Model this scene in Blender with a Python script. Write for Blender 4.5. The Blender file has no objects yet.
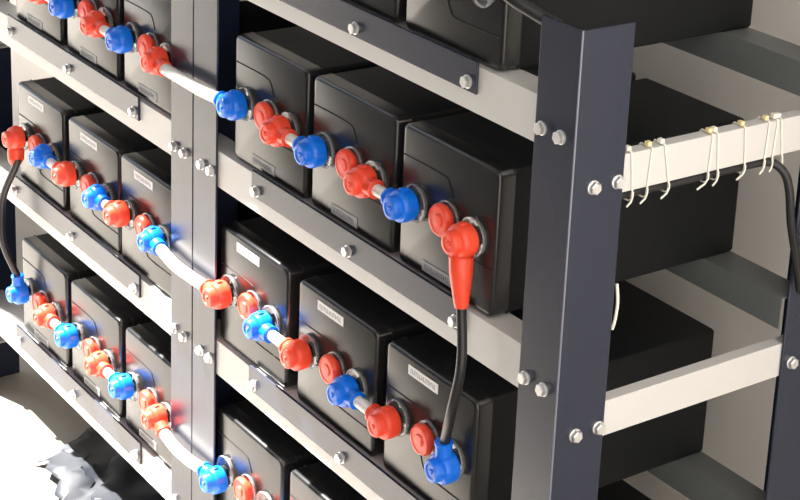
import bpy, bmesh, math, random
from mathutils import Vector, Matrix
random.seed(7)
scn = bpy.context.scene
COL = scn.collection

# ------------------------------------------------------------------ camera
yaw, pitch, roll = math.radians(52.6142), math.radians(-17.2117), math.radians(3.0802)
F = Vector((-math.sin(yaw)*math.cos(pitch), math.cos(yaw)*math.cos(pitch), math.sin(pitch)))
R0 = Vector((math.cos(yaw), math.sin(yaw), 0)); U0 = R0.cross(F)
R = math.cos(roll)*R0 + math.sin(roll)*U0
U = -math.sin(roll)*R0 + math.cos(roll)*U0
cd = bpy.data.cameras.new('camera'); cam = bpy.data.objects.new('camera', cd); COL.objects.link(cam)
M = Matrix((R, U, -F)).transposed().to_4x4(); M.translation = Vector((1.5735, -1.3581, .7775))
cam.matrix_world = M
cd.sensor_width = 36; cd.lens = 1788.6268/800*36
cd.shift_x = (400-479.3684)/800; cd.shift_y = (54.3622-250)/800
cd.clip_start = .05
scn.camera = cam

# ------------------------------------------------------------------ world, sun, exposure
w = bpy.data.worlds.new('daylight'); scn.world = w; w.use_nodes = True
bg = w.node_tree.nodes['Background']; bg.inputs[1].default_value = 2.0
_n = w.node_tree.nodes; _l = w.node_tree.links
_tc = _n.new('ShaderNodeTexCoord'); _sx = _n.new('ShaderNodeSeparateXYZ'); _mr = _n.new('ShaderNodeMapRange'); _mx = _n.new('ShaderNodeMix'); _mx.data_type = 'RGBA'
_mr.inputs[1].default_value = -.8; _mr.inputs[2].default_value = .8
_mx.inputs[6].default_value = (.72, .84, 1, 1); _mx.inputs[7].default_value = (1.32, 1.22, 1.13, 1)   # cool open side on the left, warmer haze on the right
_l.new(_tc.outputs['Generated'], _sx.inputs[0]); _l.new(_sx.outputs['X'], _mr.inputs[0]); _l.new(_mr.outputs[0], _mx.inputs[0]); _l.new(_mx.outputs[2], bg.inputs[0])
sd = bpy.data.lights.new('sun', 'SUN'); sun = bpy.data.objects.new('sun', sd); COL.objects.link(sun)
sun.location = (-3, -1, 3)
SUN_DIR = Vector((.58, .20, -1)).normalized()
sun.rotation_euler = SUN_DIR.to_track_quat('-Z', 'Y').to_euler()
sd.energy = 44; sd.angle = math.radians(1.2); sd.color = (1, .96, .91)
scn.view_settings.view_transform = 'Standard'; scn.view_settings.look = 'None'
scn.view_settings.gamma = 1; scn.view_settings.use_curve_mapping = False
scn.view_settings.exposure = 0.0

# ------------------------------------------------------------------ materials
def mat(name, col, rough=.5, metal=0, bump=0, bscale=60, var=0, vscale=8, spec=.5, coat=0, trans=0, alpha=1, sss=0):
    m = bpy.data.materials.new(name); m.use_nodes = True
    nt = m.node_tree; b = nt.nodes['Principled BSDF']
    b.inputs['Base Color'].default_value = (*col, 1); b.inputs['Roughness'].default_value = rough
    b.inputs['Metallic'].default_value = metal; b.inputs['Specular IOR Level'].default_value = spec
    b.inputs['Coat Weight'].default_value = coat; b.inputs['Coat Roughness'].default_value = .12
    b.inputs['Transmission Weight'].default_value = trans
    if sss:
        b.inputs['Subsurface Weight'].default_value = sss; b.inputs['Subsurface Scale'].default_value = .01
        b.inputs['Subsurface Radius'].default_value = (1, .6, .5)
    tc = nt.nodes.new('ShaderNodeTexCoord')
    if var:
        n = nt.nodes.new('ShaderNodeTexNoise'); n.inputs['Scale'].default_value = vscale; n.inputs['Detail'].default_value = 6
        nt.links.new(tc.outputs['Object'], n.inputs['Vector'])
        mx = nt.nodes.new('ShaderNodeMix'); mx.data_type = 'RGBA'
        mx.inputs[6].default_value = (*[c*(1-var) for c in col], 1); mx.inputs[7].default_value = (*[min(1, c*(1+var)) for c in col], 1)
        nt.links.new(n.outputs['Fac'], mx.inputs[0]); nt.links.new(mx.outputs[2], b.inputs['Base Color'])
        mr = nt.nodes.new('ShaderNodeMapRange'); mr.inputs[3].default_value = rough*.8; mr.inputs[4].default_value = min(1, rough*1.25)
        nt.links.new(n.outputs['Fac'], mr.inputs[0]); nt.links.new(mr.outputs[0], b.inputs['Roughness'])
    if bump:
        n2 = nt.nodes.new('ShaderNodeTexNoise'); n2.inputs['Scale'].default_value = bscale; n2.inputs['Detail'].default_value = 4
        nt.links.new(tc.outputs['Object'], n2.inputs['Vector'])
        bp = nt.nodes.new('ShaderNodeBump'); bp.inputs['Strength'].default_value = bump; bp.inputs['Distance'].default_value = .002
        nt.links.new(n2.outputs['Fac'], bp.inputs['Height']); nt.links.new(bp.outputs['Normal'], b.inputs['Normal'])
    return m

NAVY = mat('navy_paint', (.015, .020, .040), .27, spec=.55)
WHITE = mat('white_paint', (.60, .592, .57), .38, bump=.12, bscale=80, var=.05, vscale=6)
BATT = mat('black_plastic', (.013, .013, .0135), .26, bump=.03, bscale=500, spec=.6)
BATT_BODY = mat('black_case_plastic', (.008, .009, .010), .6, bump=.2, bscale=400, spec=.18)
GROOVE = mat('dark_groove', (.002, .002, .002), .7)
RED = mat('red_vinyl', (.92, .080, .036), .33, sss=.2, spec=.5)
BLUE = mat('blue_vinyl', (.002, .17, .82), .30, sss=.1, spec=.5)
CLEAR = mat('clear_rim', (.85, .86, .86), .12, trans=.85)
TUBE = mat('white_sleeve', (.82, .80, .76), .35, sss=.2)
ZINC = mat('zinc', (.78, .78, .76), .32, metal=.75, bump=.1, bscale=200)
LABW = mat('label_white', (.80, .80, .78), .45)
LABG = mat('label_grey', (.24, .25, .26), .4)
INK = mat('ink', (.06, .06, .07), .5)
INKL = mat('ink_pale', (.28, .28, .29), .5)
EDGE_HL = mat('painted_edge_highlight', (.22, .23, .29), .4, metal=.3)
RUBBER = mat('black_rubber', (.012, .012, .014), .38, bump=.1, bscale=150)
TIE = mat('nylon_tie', (.86, .83, .72), .35, sss=.2)
TIEY = mat('nylon_tie_head', (.80, .66, .36), .35, sss=.2)
WALL = mat('cream_wall', (.90, .85, .78), .85, bump=.15, bscale=30, var=.03, vscale=3)
DWALL = mat('added_dark_wall', (.11, .115, .13), .8, bump=.2, bscale=20)
BLOCKER = mat('sun_blocker_paint', (.35, .35, .36), .9, bump=.1)
FLOOR = mat('concrete', (.34, .315, .28), .8, bump=.4, bscale=40, var=.3, vscale=6)
PLASTIC = mat('sheet_plastic', (.015, .018, .024), .5, bump=.3, bscale=30, var=.3, vscale=14)
REARM = mat('grey_rear_beam', (.13, .14, .137), .42, bump=.1)  # rear beams get a darker grey than the front ones

# ------------------------------------------------------------------ helpers
def new_bm(): return bmesh.new()
def add_box(bm, lo, hi, bevel=0, seg=2):
    b2 = bmesh.new(); bmesh.ops.create_cube(b2, size=1)
    s = [hi[i]-lo[i] for i in range(3)]; c = [(hi[i]+lo[i])/2 for i in range(3)]
    for v in b2.verts: v.co = Vector([v.co[i]*s[i]+c[i] for i in range(3)])
    if bevel: bmesh.ops.bevel(b2, geom=list(b2.edges), offset=bevel, segments=seg, profile=.5, affect='EDGES')
    merge(bm, b2)
def merge(bm, b2):
    me = bpy.data.meshes.new('tmp'); b2.to_mesh(me); b2.free(); bm.from_mesh(me); bpy.data.meshes.remove(me)
def add_lathe(bm, c, axis, prof, n=32):
    """prof: list of (r, t) along axis from c"""
    ax = Vector(axis).normalized(); q = Vector((0,0,1)).rotation_difference(ax); c = Vector(c)
    b2 = bmesh.new(); rings = []
    for r, t in prof:
        if r < 1e-6: rings.append([b2.verts.new(c+ax*t)])
        else: rings.append([b2.verts.new(c+q@Vector((r*math.cos(2*math.pi*k/n), r*math.sin(2*math.pi*k/n), t))) for k in range(n)])
    for a, b in zip(rings, rings[1:]):
        for k in range(n):
            k2 = (k+1) % n
            if len(a) == 1 and len(b) > 1: b2.faces.new((a[0], b[k2], b[k]))
            elif len(b) == 1 and len(a) > 1: b2.faces.new((a[k], a[k2], b[0]))
            elif len(a) > 1: b2.faces.new((a[k], a[k2], b[k2], b[k]))
    for e, flip in ((rings[0], True), (rings[-1], False)):
        if len(e) > 1: b2.faces.new(e)
    bmesh.ops.recalc_face_normals(b2, faces=b2.faces)
    merge(bm, b2)
def smooth_pts(pts, sub=6):
    P = [Vector(p) for p in pts]
    if len(P) < 3: return P
    out = []
    for i in range(len(P)-1):
        p0 = P[max(i-1, 0)]; p1 = P[i]; p2 = P[i+1]; p3 = P[min(i+2, len(P)-1)]
        for k in range(sub):
            t = k/sub
            out.append(.5*((2*p1)+(-p0+p2)*t+(2*p0-5*p1+4*p2-p3)*t*t+(-p0+3*p1-3*p2+p3)*t**3))
    out.append(P[-1]); return out
def add_tube(bm, pts, r, n=14, sub=6, closed=False):
    """r: number or list of radii matching the control points"""
    rr = r if isinstance(r, (list, tuple)) else [r]*len(pts)
    P = smooth_pts(pts, sub) if len(pts) > 2 else [Vector(p) for p in pts]
    m = len(P); b2 = bmesh.new(); rings = []
    t0 = (P[1]-P[0]).normalized(); up = Vector((0, 0, 1)) if abs(t0.z) < .9 else Vector((0, 1, 0))
    nrm = t0.cross(up).normalized()
    for i, p in enumerate(P):
        t = (P[min(i+1, m-1)]-P[max(i-1, 0)]).normalized()
        nrm = (nrm - t*nrm.dot(t)).normalized(); bn = t.cross(nrm)
        u = i/(m-1)*(len(rr)-1); k = min(int(u), len(rr)-2) if len(rr) > 1 else 0
        rad = rr[k]+(rr[min(k+1, len(rr)-1)]-rr[k])*(u-k)
        rings.append([b2.verts.new(p+nrm*rad*math.cos(2*math.pi*a/n)+bn*rad*math.sin(2*math.pi*a/n)) for a in range(n)])
    for a, b in zip(rings, rings[1:]):
        for k in range(n): b2.faces.new((a[k], a[(k+1) % n], b[(k+1) % n], b[k]))
    b2.faces.new(rings[0]); b2.faces.new(rings[-1])
    bmesh.ops.recalc_face_normals(b2, faces=b2.faces); merge(bm, b2)
def add_strap(bm, pts, wdir, w, t):
    """flat strap of width w (along wdir) and thickness t following pts in a plane"""
    P = [Vector(p) for p in pts]; W = Vector(wdir).normalized(); b2 = bmesh.new(); rings = []
    for i, p in enumerate(P):
        d = (P[min(i+1, len(P)-1)]-P[max(i-1, 0)]).normalized(); nn = d.cross(W).normalized()
        rings.append([b2.verts.new(p+W*sx*w/2+nn*sy*t/2) for sx, sy in ((-1,-1),(1,-1),(1,1),(-1,1))])
    for a, b in zip(rings, rings[1:]):
        for k in range(4): b2.faces.new((a[k], a[(k+1) % 4], b[(k+1) % 4], b[k]))
    b2.faces.new(rings[0]); b2.faces.new(rings[-1])
    bmesh.ops.recalc_face_normals(b2, faces=b2.faces); merge(bm, b2)
def obj(name, bm, m, parent=None, smooth=False, loc=None):
    me = bpy.data.meshes.new(name); bm.to_mesh(me); bm.free()
    for x in (m if isinstance(m, list) else [m]): me.materials.append(x)
    if smooth:
        for p in me.polygons: p.use_smooth = True
        try: me.set_sharp_from_angle(angle=math.radians(35))
        except Exception: pass
    o = bpy.data.objects.new(name, me); COL.objects.link(o)
    if parent: o.parent = parent
    if loc: o.location = loc
    return o
def tag(o, label, cat, group=None):
    o['label'] = label; o['category'] = cat
    if group: o['group'] = group
    return o
def thing(name, loc, label=None, cat=None, group=None):
    o = bpy.data.objects.new(name, None); o.empty_display_size = .05; COL.objects.link(o); o.location = loc
    if label: tag(o, label, cat, group)
    return o
def struct(name, bm, m):
    o = obj(name, bm, m); o['kind'] = 'structure'; return o
def copy_tree(o, parent=None):
    c = o.copy(); COL.objects.link(c)
    if parent: c.parent = parent
    for ch in list(o.children): copy_tree(ch, c)
    return c

# ------------------------------------------------------------------ room
ZF = -1.2; H = .34899
bm = new_bm(); add_box(bm, (-7, -6, ZF-.1), (3.5, 1.2, ZF)); struct('floor', bm, FLOOR)
bm = new_bm(); add_box(bm, (-6.4, .66, ZF), (3.5, .76, 1.5)); struct('wall_back', bm, WALL)
bm = new_bm(); add_box(bm, (-6.4, -3.2, ZF), (2.4, -3.1, 1.5)); struct('added_wall_front', bm, DWALL)  # unseen wall, added so the glossy fronts reflect something dark
# ceiling is unseen, added to block sun; opening shaped for the lit patch
bm = new_bm()
def prism(bm, poly, z0, z1):
    b2 = bmesh.new(); lo = [b2.verts.new((x, y, z0)) for x, y in poly]; hi = [b2.verts.new((x, y, z1)) for x, y in poly]
    b2.faces.new(lo); b2.faces.new(hi); n = len(poly)
    for k in range(n): b2.faces.new((lo[k], lo[(k+1) % n], hi[(k+1) % n], hi[k]))
    bmesh.ops.recalc_face_normals(b2, faces=b2.faces); merge(bm, b2)
prism(bm, [(.35, .76), (-6.4, .76), (-6.4, -.62), (-3.28, -.47), (-1.69, -.32), (-1.62, -1.08), (-2.45, -1.28), (-4.45, -1.95), (-6.4, -2.5), (-6.4, -3.2), (.9, -3.2), (.9, -1.2)], 1.3, 1.4)
struct('sun_blocker_ceiling', bm, BLOCKER)

# ------------------------------------------------------------------ racks
def hexbolt(bm, c, axis, s=.0085):
    ax = Vector(axis).normalized(); q = Vector((0,0,1)).rotation_difference(ax); c = Vector(c)
    add_lathe(bm, c, axis, [(s*1.12, 0), (s*1.12, .0018), (s*1.0, .0022)], 20)
    b2 = bmesh.new(); a0 = random.random()
    ring = lambda r, t: [b2.verts.new(c+q@Vector((r*math.cos(a0+math.pi/3*k), r*math.sin(a0+math.pi/3*k), t))) for k in range(6)]
    r1, r2, r3 = ring(s, .002), ring(s, .0078), ring(s*.82, .0092)
    for a, b in ((r1, r2), (r2, r3)):
        for k in range(6): b2.faces.new((a[k], a[(k+1) % 6], b[(k+1) % 6], b[k]))
    b2.faces.new(r3); b2.faces.new(r1)
    bmesh.ops.recalc_face_normals(b2, faces=b2.faces); merge(bm, b2)
bolt_src = {}
def bolt(loc, axis, parent, s=.0085):
    key = (tuple(axis), s)
    if key not in bolt_src:
        bm = new_bm(); hexbolt(bm, (0,0,0), axis, s)
        o = obj('bolt', bm, ZINC); bolt_src[key] = o
    else:
        o = bolt_src[key].copy(); COL.objects.link(o)
    o.parent = parent; o.location = loc
    return o
def angle_post(name, x, y, sx, sy, leg, legy, z0, z1, parent, t=.004):
    """L section with its corner at (x,y); flanges run towards sx (along X) and sy (along Y)"""
    bm = new_bm(); b2 = bmesh.new()
    pts = [(0,0),(sx*leg,0),(sx*leg,sy*t),(sx*t,sy*t),(sx*t,sy*legy),(0,sy*legy)]
    lo = [b2.verts.new((x+a, y+b, z0)) for a, b in pts]; hi = [b2.verts.new((x+a, y+b, z1)) for a, b in pts]
    b2.faces.new(lo); b2.faces.new(hi)
    for k in range(6): b2.faces.new((lo[k], lo[(k+1) % 6], hi[(k+1) % 6], hi[k]))
    bmesh.ops.recalc_face_normals(b2, faces=b2.faces)
    bmesh.ops.bevel(b2, geom=[e for e in b2.edges if abs(e.verts[0].co.z-e.verts[1].co.z) > .1], offset=.0018, segments=2, profile=.5, affect='EDGES')
    b2.normal_update()
    merge(bm, b2); bm.normal_update()
    if abs(x) < .01 and y == 0:      # edge highlight painted into the colour on the nearest post
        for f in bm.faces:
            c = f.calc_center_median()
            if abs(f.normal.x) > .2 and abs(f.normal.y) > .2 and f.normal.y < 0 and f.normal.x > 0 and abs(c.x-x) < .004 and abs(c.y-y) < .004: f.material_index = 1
    return obj(name, bm, [NAVY, EDGE_HL], parent)
D = .5056; LEG = .081; LEGY = .0856
RACK_GROUP = None
def make_rack(name, xl, xr, ztop, levels, label):
    root = thing(name, ((xl+xr)/2, D/2, ZF), label, 'rack')
    O = Vector(root.location)
    holder = []
    def L(p): return tuple(Vector(p)-O)
    def shift(o): o.location = -O; return o
    pf_l = shift(angle_post('post', xl, 0, 1, 1, LEG+.001, LEGY, ZF, ztop, root))
    pf_r = shift(angle_post('post', xr, 0, -1, 1, LEG, LEGY, ZF, ztop, root))
    pr_l = shift(angle_post('post', xl, D, 1, -1, LEG, LEGY, ZF, ztop, root))
    pr_r = shift(angle_post('post', xr, D, -1, -1, LEG, LEGY, ZF, ztop, root))
    for k in levels:
        z = -k*H
        # front beam: channel with web to the front, flanges running back
        bm = new_bm(); t = .003; y0 = .0045
        x0, x1 = xl+.006, xr-.006
        add_box(bm, (x0, y0, z), (x1, y0+t, z+.065), .0008)
        add_box(bm, (x0, y0+t*.5, z+.062), (x1, y0+.045, z+.065), .0008)
        add_box(bm, (x0, y0+t*.5, z), (x1, y0+.03, z+.003), .0008)
        fb = shift(obj('front_beam', bm, WHITE, root))
        xa, xb = xl+.2, xr-.2075
        bm = new_bm(); add_box(bm, (xa, y0-.0045, z+.027), (xb, y0-.0002, z+.0725), .0012)
        st = obj('retaining_strip', bm, NAVY, fb)
        n = 3
        for i, bx in enumerate((xa+.018, (xa+xb)/2, xb-.018)):
            bolt((bx, y0-.0045, z+.041), (0, -1, 0), st)
        # rear beam
        bm = new_bm(); yb = .412
        add_box(bm, (x0, yb, z+.018), (x1, yb+.003, z+.067), .0008)
        add_box(bm, (x0, yb+.0015, z+.064), (x1, yb+.055, z+.067), .0008)
        shift(obj('rear_beam', bm, REARM, root))
        for px, post in ((xl+.0335, pf_l), (xl+.0665, pf_l), (xr-.0275, pf_r), (xr-.0656, pf_r)):
            bolt((px, 0, z+.026), (0, -1, 0), post)
    for k in levels:
        z = -.0574-k*H
        if z+.06 > ztop: continue
        for side, x in ((1, xr), (-1, xl)):
            if side == -1 and xl < -1.5 or side == 1:
                bm = new_bm(); xs = sorted((x-side*.0045, x-side*.030))
                xo = x-side*.0045
                a = sorted((xo, xo-side*.003))
                add_box(bm, (a[0], .006, z), (a[1], D-.006, z+.052), .0008)
                b = sorted((xo-side*.0015, xo-side*.020))
                add_box(bm, (b[0], .006, z+.049), (b[1], D-.006, z+.052), .0008)
                add_box(bm, (b[0], .006, z), (b[1], D-.006, z+.003), .0008)
                eb = shift(obj('end_beam', bm, WHITE, root))
                if side == 1 and abs(xr) < .01:
                    for by, post in ((.0345, pf_r), (.0745, pf_r), (D-.0345, pr_r), (D-.0665, pr_r)):
                        bolt((x, by, z+.0195), (1, 0, 0), post)
    return root
make_rack('battery_rack', -.994, 0, .171, (0, 1, 2, 3), 'right-hand navy steel battery rack with white beams, its corner post nearest')
make_rack('battery_rack', -2.0, -.9955, .40, (0, 1, 2, 3), 'left-hand navy steel battery rack with white beams standing over the sunlit floor')

# ------------------------------------------------------------------ batteries
BW, BH, BD = .2262, .214, .458
TZ = .106
def label_mesh(bm, x0, x1, z0, z1, y): add_box(bm, (x0, y-.0006, z0), (x1, y+.0006, z1))
def make_battery(flip):
    root = thing('battery', (0, 0, 0))
    # case
    bm = new_bm(); add_box(bm, (.002, .026, 0), (BW-.002, BD, BH-.002), .006, 3)
    for zz in (): pass
    obj('case', bm, BATT_BODY, root, smooth=True)
    # lid: rounded front block
    bm = new_bm(); b2 = bmesh.new(); bmesh.ops.create_cube(b2, size=1)
    for v in b2.verts: v.co = Vector((BW*(v.co.x+.5), .028*(v.co.y+.5), BH*(v.co.z+.5)))
    fr = [e for e in b2.edges if all(v.co.y < .001 for v in e.verts)]
    vert = [e for e in b2.edges if abs(e.verts[0].co.y-e.verts[1].co.y) > .01]
    bmesh.ops.bevel(b2, geom=vert, offset=.012, segments=4, profile=.5, affect='EDGES')
    fr = [e for e in b2.edges if all(v.co.y < .0005 for v in e.verts)]
    bmesh.ops.bevel(b2, geom=fr, offset=.006, segments=3, profile=.5, affect='EDGES')
    merge(bm, b2)
    lid = obj('lid', bm, BATT, root, smooth=True)
    # grooves that outline the terminal channel
    bm = new_bm()
    g1 = [(.006, 0, .168), (.10, 0, .168), (.118, 0, .160), (.127, 0, .142)]
    g2 = [(.100, 0, .096), (.108, 0, .078), (.126, 0, .070), (BW-.008, 0, .070)]
    for g in (g1, g2):
        if flip: g = [(BW-a, b, BH-c) for a, b, c in g]
        add_tube(bm, g, .0012, 6, 5)
    obj('lid_groove', bm, GROOVE, lid)
    bm = new_bm(); add_box(bm, (.0008, .027, .001), (BW-.0008, .031, BH-.001), .002); obj('lid_seam', bm, GROOVE, root)
    # label
    if flip: x0, x1, z0, z1 = .060, .134, BH-.029, BH-.0135
    else: x0, x1, z0, z1 = .062, .134, .010, .026
    lm, ik = (LABW, INKL) if flip else (LABG, INK)
    bm = new_bm(); add_box(bm, (x0, -.0009, z0), (x1, .001, z1)); lab = obj('label', bm, lm, root)
    if not flip: lab['label'] = 'grey printed label'
    else: lab['label'] = 'white printed label'
    bm = new_bm(); zc = (z0+z1)/2
    x = x0+.006
    rnd = random.Random(3)
    while x < x1-.008:
        ww = rnd.choice((.0022, .003, .0038)); hh = .0035
        add_box(bm, (x, -.00125, zc-hh), (x+ww*.4, -.0008, zc+hh))
        add_box(bm, (x, -.00125, zc+(hh-.0012)*rnd.choice((-1, 0, 1))), (x+ww, -.0008, zc+(hh-.0012)*rnd.choice((-1, 0, 1))+.0013)) if False else None
        zz = rnd.choice((-hh, -.0006, hh-.0012)); add_box(bm, (x, -.00125, zc+zz), (x+ww, -.0008, zc+zz+.0012))
        x += ww+.0014
    obj('label_print', bm, ik, lab)
    # terminals: clear rims behind boots and a red cap in the middle
    tx = sorted((.042, .181))
    for t in tx:
        bm = new_bm(); add_lathe(bm, (t, .001, TZ), (0, -1, 0), [(.0262, 0), (.0268, .0045), (.0280, .0055), (.0284, .0070), (.0274, .0084), (.0262, .0076), (.0256, .0050), (.0240, .0040)], 40)
        rm = obj('terminal_rim', bm, CLEAR, root, smooth=True)
        bm = new_bm(); add_lathe(bm, (t, .001, TZ), (0, -1, 0), [(.0235, 0), (.0235, .0035), (.011, .0036), (.011, .020), (0, .020)], 32)
        obj('terminal_post', bm, BATT_BODY, rm, smooth=True)
    bm = new_bm(); cxx = .120
    add_lathe(bm, (cxx, .001, TZ+.004), (0, -1, 0), [(.014, 0), (.014, .009), (.0225, .010), (.0240, .013), (.0240, .017), (.0215, .021), (.019, .0215), (.0185, .0205), (.010, .0205), (.009, .0225), (0, .023)], 36)
    cap = obj('vent_cap', bm, RED, root, smooth=True); cap['label'] = 'round red cap'
    bm = new_bm(); add_lathe(bm, (cxx, .001, TZ+.004), (0, -1, 0), [(.0245, 0), (.0250, .0035), (.0262, .0042), (.0266, .0055), (.0258, .0068), (.0246, .0062), (.0238, .0040), (.0141, .0036)], 36)
    obj('cap_rim', bm, CLEAR, cap, smooth=True)
    return root
proto = {False: make_battery(False), True: make_battery(True)}
used = {False: False, True: False}
YB = .0105
rows = [
 # level, flip, list of (left edge, label)
 (0, True, [(-.622, 'black battery on the right rack top shelf, farther from the corner post'), (-.376, 'battery at the top right, largest on the top shelf beside the corner post')], 'batteries on the top shelf of the right rack'),
 (1, False, [(-.854, 'black battery left of three on the upper full shelf of the right rack'), (-.611, 'black battery in the middle of three on the upper full shelf of the right rack'), (-.368, 'black battery beside the corner post, joined by the long red-sleeved vertical cable')], 'batteries on the upper full shelf of the right rack'),
 (2, True, [(-.898, 'black battery with white label, left of three on the middle shelf of the right rack'), (-.640, 'black battery with white label, middle of three on the middle shelf of the right rack'), (-.388, 'black battery where the black cable ends in a blue boot, middle shelf beside corner post')], 'batteries on the middle shelf of the right rack'),
 (3, False, [(-.905, 'black battery at the bottom of the right rack, beside the rack post'), (-.656, 'black battery cropped by the bottom frame, second along the bottom shelf of the right rack'), (-.403, 'black battery almost wholly below the frame, its top just behind the corner post')], 'batteries on the bottom shelf of the right rack'),
 (1, False, [(-1.764, 'black battery leftmost on the top shelf of the left rack'), (-1.514, 'black battery in the middle of the top shelf of the left rack'), (-1.266, 'black battery on the top shelf of the left rack next to the paired posts')], 'batteries on the top shelf of the left rack'),
 (2, True, [(-1.766, 'black battery with the red boot of the black cable on the left rack middle shelf'), (-1.516, 'black battery with white label, middle of the left rack middle shelf'), (-1.283, 'black battery with white label, on the left rack middle shelf next to the paired posts')], 'batteries on the middle shelf of the left rack'),
 (3, False, [(-1.766, 'black battery with the blue boot of the black cable on the left rack bottom shelf'), (-1.518, 'black battery in the middle of the sunlit bottom shelf of the left rack'), (-1.270, 'black battery on the sunlit bottom shelf of the left rack next to the paired posts')], 'batteries on the bottom shelf of the left rack'),
]
zlev = lambda k: -k*H+.0674
for k, flip, items, grp in rows:
    for x, lab in items:
        if not used[flip]: o = proto[flip]; used[flip] = True
        else: o = copy_tree(proto[flip])
        x = x-.018 if x > -1 else x-.018; o.location = (x, YB, zlev(k)); tag(o, lab, 'battery', grp)

# ------------------------------------------------------------------ link cables with boots
NEG = {False: .042, True: .181}; POS = {False: .181, True: .042}
def term(x, flip, pos): return x+(POS if pos else NEG)[flip]
BY = YB-.0165          # depth of boot axis centre
def boot_bm(bm, c, sdir, slen, sr=.0125):
    """cup shaped boot on a terminal; c = terminal point on the battery face"""
    cx, cy, cz = c
    add_lathe(bm, (cx, cy-.011, cz), (0, -1, 0), [(.0215, 0), (.0238, .003), (.0242, .016), (.0232, .022), (.0205, .0255), (.0178, .0265), (.0172, .0285), (.0172, .034), (.0155, .037), (.0115, .0375), (.0105, .0360), (.004, .0360), (.0030, .0385), (0, .0385)], 40)
    p = Vector((cx, cy-.024, cz)); d = Vector(sdir).normalized()
    # sleeve: a neck, a ridge and a smaller mouth
    add_tube(bm, [p+d*.010, p+d*(.020+slen*.0), p+d*(.022+slen)], [sr*1.22, sr*1.12, sr], 20, 4)
    q = p+d*(.022+slen*.9); add_lathe(bm, tuple(q), tuple(d), [(sr*1.0, 0), (sr*1.16, .001), (sr*1.16, .005), (sr*1.0, .006)], 24)
    # little moulded tab on top
    add_box(bm, (cx-.005, cy-.030, cz+.0215), (cx+.005, cy-.020, cz+.0265), .0015)
    return p+d*(.020+slen)
def link(name, a, b, acol, bcol, label, grp, mid=None, adir=None, bdir=None, r=.0092, slen=.010):
    A = Vector(a); B = Vector(b); c = (A+B)/2
    root = thing(name, tuple(c), label, 'cable', grp)
    adir = adir or (1, 0, 0); bdir = bdir or (-1, 0, 0)
    bm = new_bm(); ea = boot_bm(bm, A-c, adir, slen); obj('boot', bm, acol, root, smooth=True)['label'] = 'red boot' if acol == RED else 'blue boot'
    bm = new_bm(); eb = boot_bm(bm, B-c, bdir, slen); obj('boot', bm, bcol, root, smooth=True)['label'] = 'red boot' if bcol == RED else 'blue boot'
    bm = new_bm(); ad = Vector(adir).normalized(); bd = Vector(bdir).normalized()
    pts = [ea-ad*.008, ea+ad*.004]+([Vector(m)-c for m in mid] if mid else [])+[eb+bd*.004, eb-bd*.008]
    add_tube(bm, pts, r, 18, 6); obj('sleeve', bm, TUBE, root, smooth=True)
    return root
zt = lambda k: zlev(k)+TZ
names_pos = {(1, 0): 'between the first and second battery on the upper full shelf of the right rack'}
DZ = {('r', 1): 0, ('r', 2): -.003, ('r', 3): -.012, ('l', 1): -.002, ('l', 2): .005, ('l', 3): .004}
def row_links(k, flip, xs, where, grp):
    dz = DZ[('r' if 'right' in where else 'l', k)]
    for i in range(len(xs)-1):
        pa = not flip   # left battery's right terminal
        xa = xs[i]+.181; xb = xs[i+1]+.042
        ca, cb = (RED, BLUE) if not flip else (BLUE, RED)
        na, nb = ('red', 'blue') if not flip else ('blue', 'red')
        which = ('first and second', 'second and third')[i]
        link('link_cable', (xa, YB, zt(k)+dz), (xb, YB, zt(k)+dz), ca, cb, f'{na}-to-{nb} booted short link joining {which} batteries, {where}', grp)
R = {k: [x-.018 for x, _ in it] for k, fl, it, g in rows[:4]}; Lf = {k: [x-.018 for x, _ in it] for k, fl, it, g in rows[4:]}
row_links(1, False, R[1], 'right rack upper full shelf', 'short links on the right rack')
row_links(2, True, R[2], 'right rack middle shelf', 'short links on the right rack')
row_links(3, False, R[3][:2], 'right rack bottom shelf', 'short links on the right rack')
row_links(1, False, Lf[1], 'left rack top shelf', 'short links on the left rack')
row_links(2, True, Lf[2], 'left rack middle shelf', 'short links on the left rack')
row_links(3, False, Lf[3], 'left rack bottom shelf', 'short links on the left rack')
# long bridging links over the two posts
def bridge(k, flip, label, sag, adir, bdir):
    xa = Lf[k][-1]+.181; xb = R[k][0]+.042
    ca, cb = (RED, BLUE) if not flip else (BLUE, RED)
    za = zt(k); m = [((xa*.62+xb*.38), BY-.014, za-sag), ((xa*.35+xb*.65), BY-.014, za-sag*.9)]
    link('bridge_cable', (xa, YB, za+DZ[('l', k)]), (xb, YB, za+DZ[('r', k)]), ca, cb, label, 'long white links bridging the two racks', mid=m, adir=adir, bdir=bdir, r=.0105, slen=.012)
bridge(1, False, 'topmost long white link bridging the racks, red boot left and blue boot right', .003, (1, -.1, -.08), (-1, -.1, 0))
bridge(2, True, 'middle long white link bridging the racks, blue boot left and red boot right', .004, (1, -.1, -.05), (-1, -.1, 0))
bridge(3, False, 'lowest long white link bridging the racks, sagging into a blue boot', .014, (1, -.1, -.35), (-1, -.1, .12))

# single boots left of the first visible link (top left of left rack)
def single(x, k, col, cname, label):
    root = thing('terminal_boot', (x, YB, zt(k)), label, 'boot')
    bm = new_bm(); boot_bm(bm, Vector((0, 0, 0)), (-1 if col == BLUE else 1, 0, 0), .01); obj('cup', bm, col, root, smooth=True)
    return root
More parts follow.
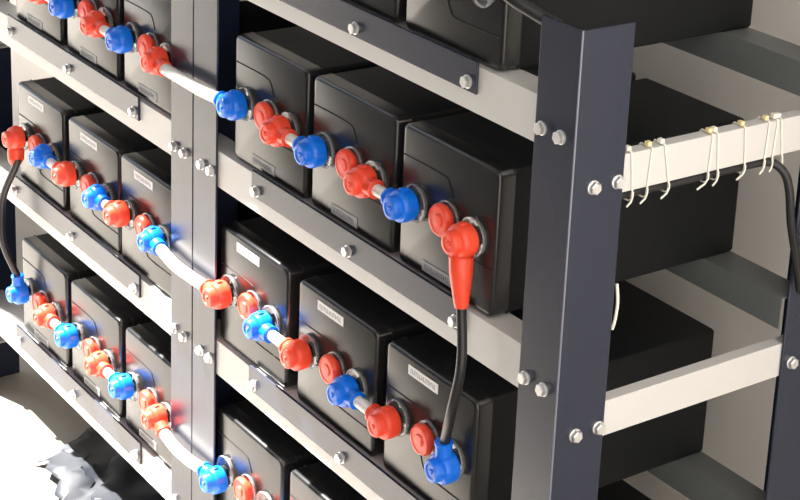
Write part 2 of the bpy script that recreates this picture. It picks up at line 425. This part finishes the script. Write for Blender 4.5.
# vertical cables
def vcable(name, a, b, mid, label, adirz=-1, tp=.042):
    A = Vector(a); B = Vector(b); c = (A+B)/2
    root = thing(name, tuple(c), label, 'cable')
    bm = new_bm(); boot_bm(bm, A-c, (.0, -.05, -1), .006, .0135)
    p = A-c+Vector((0, -.024, -.024)); add_tube(bm, [p, p+Vector((.004, -.002, -.022)), p+Vector((.010, -.003, -.028-tp))], [.0175, .0165, .0095], 20, 5)
    o = obj('boot', bm, RED, root, smooth=True); o['label'] = 'red boot'
    bm = new_bm(); boot_bm(bm, B-c, (0, -.08, 1), .016, .0115)
    o = obj('boot', bm, BLUE, root, smooth=True); o['label'] = 'blue boot'
    e = p+Vector((.010, -.003, -.028-tp))
    s = B-c+Vector((0, -.026, .036))
    bm = new_bm(); add_tube(bm, [e+Vector((0, 0, .02)), e]+[Vector(m)-c for m in mid]+[s, s-Vector((0, 0, .015))], .0072, 16, 6)
    obj('sheath', bm, RUBBER, root, smooth=True)
    return root
xa = R[1][2]+.184; xb = R[2][2]+.190
vcable('vertical_cable', (xa, YB, zt(1)), (xb, YB, zt(2)-.003), [(xa+.026, YB-.034, zt(1)-.15), (xa+.028, YB-.038, zt(1)-.19), (xb+.030, YB-.040, zt(2)+.10)], 'black cable with long red sleeve hanging beside the corner post down to a blue boot')
xa = Lf[2][0]+.044; xb = Lf[3][0]+.042
vcable('vertical_cable', (xa, YB, zt(2)), (xb, YB, zt(3)), [(xa-.016, YB-.044, zt(2)-.12), (xa-.022, YB-.05, zt(2)-.17), (xb-.014, YB-.05, zt(3)+.11)], 'black cable at the left edge from a red boot down to a blue boot', tp=.0)

# ------------------------------------------------------------------ cable along the end beam and its ties
ZE = -.0574
bm = new_bm()
add_tube(bm, [(-.015, .07, ZE-.0075), (-.013, .2, ZE-.0075), (-.012, .325, ZE-.0075), (-.006, .360, ZE-.009), (.006, .376, ZE-.024), (.011, .384, ZE-.050), (.012, .394, ZE-.10), (.012, .410, ZE-.15), (.012, .428, ZE-.21)], .0062, 14, 8)
tag(obj('power_cable', bm, RUBBER, smooth=True), 'black cable strapped under the tie-wrapped white end beam, hanging down at its far end', 'cable', None)
bm = new_bm()
add_tube(bm, [(.010, .54, ZE-.010), (.012, .49, ZE-.008), (.014, .436, ZE-.012), (.016, .414, ZE-.04), (.022, .410, ZE-.10), (.027, .428, ZE-.15), (.027, .436, ZE-.20)], .0058, 14, 8)
tag(obj('power_cable', bm, RUBBER, smooth=True), 'black cable looping down at the right edge of the photo, the rearmost one', 'cable', None)
def tie(y, dy, tail, head_y, i):
    label = ['nearest the corner post', 'second from the corner post', 'third from the corner post', 'fourth from the corner post', 'fifth from the corner post', 'sixth from the corner post', 'third from the right end', 'second from the right end', 'last at the right end'][i]
    x0, x1 = -.027, -.0030; z1 = .0012+ZE+.052; z0 = ZE-.0155
    root = thing('zip_tie', (x1, y, 0), f'cream nylon zip tie round the white end beam, {label}', 'zip tie', 'zip ties round the white end beam')
    o = Vector(root.location)
    bm = new_bm()
    loop = [(x1-.006, y, z0), (x1-.001, y, z0+.004), (x1, y, z0+.012), (x1+.0002, y+dy*.4, (z0+z1)/2), (x1, y+dy, z1-.001), (x1-.002, y+dy, z1+.0005), (x0+.002, y+dy*.9, z1+.0005), (x0, y+dy*.8, z1-.002), (x0, y, z0+.004), (x0+.006, y, z0), (x1-.006, y, z0)]
    add_strap(bm, [Vector(p)-o for p in loop], (0, 1, 0), .0026, .0012)
    obj('strap', bm, TIE, root)
    bm = new_bm(); hx = -.012
    add_box(bm, Vector((hx-.004, y+dy-.0035, z1))-o, Vector((hx+.004, y+dy+.0035, z1+.0065))-o, .001); hd = obj('head', bm, TIEY if i in (1, 3, 5, 6) else TIE, root)
    bm = new_bm(); p = Vector((x1+.0012, y, z0+.014))-o
    add_strap(bm, [p, p+Vector((.001, -.001, -.006)), p+Vector((.002, -tail*.35, -.012)), p+Vector((.003, -tail, -.017))], (1, 0, 0), .0016, .0022)
    obj('tail', bm, TIE, root)
for i, (y, dy, tail) in enumerate([(.105, -.006, .012), (.130, .004, .014), (.168, -.012, .016), (.238, .003, .022), (.256, -.006, .012), (.306, -.006, .018), (.343, .003, .012), (.358, .004, .008), (.377, -.008, .006)]):
    tie(y, dy, tail, 0, i)
# slack white wire behind the corner post
bm = new_bm(); add_tube(bm, [(-.004, .092, -.185), (-.002, .094, -.21), (-.003, .093, -.235), (-.005, .091, -.250)], .0022, 8, 6)
tag(obj('white_wire', bm, TIE, smooth=True), 'short white wire end hanging beside the corner post at battery-top height', 'wire')

# ------------------------------------------------------------------ sheet on the floor
bm = new_bm(); nx, ny = 26, 22; rnd = random.Random(11)
V = [[None]*(ny+1) for _ in range(nx+1)]
for i in range(nx+1):
    for j in range(ny+1):
        u, v = i/nx, j/ny
        x = -1.62+.50*u+.03*math.sin(7*v+1); y = -.055+.34*v-.06*u+.025*math.sin(9*u)+.012*rnd.uniform(-1, 1)
        z = ZF+.006+.012*abs(math.sin(6*u+5*v)+.5*math.sin(13*u-9*v))+.004*rnd.random()
        V[i][j] = bm.verts.new((x, y, z))
for i in range(nx):
    for j in range(ny): bm.faces.new((V[i][j], V[i+1][j], V[i+1][j+1], V[i][j+1]))
o = tag(obj('plastic_sheet', bm, PLASTIC, smooth=True), 'crumpled dark plastic sheet lying on the floor under the left rack', 'sheet')
sm = o.modifiers.new('thickness', 'SOLIDIFY'); sm.thickness = .0015

# thick black cable in front of the top battery, running behind the corner post
bm = new_bm()
add_tube(bm, [(-.30, -.016, .235), (-.22, -.024, .228), (-.165, -.024, .203), (-.125, -.012, .182), (-.098, .004, .168), (-.066, .024, .150), (-.044, .036, .12), (-.040, .040, .05), (-.040, .040, -.05)], .0095, 16, 8)
tag(obj('power_cable', bm, RUBBER, smooth=True), 'thick black cable crossing the top-shelf battery and passing behind the corner post top', 'cable')
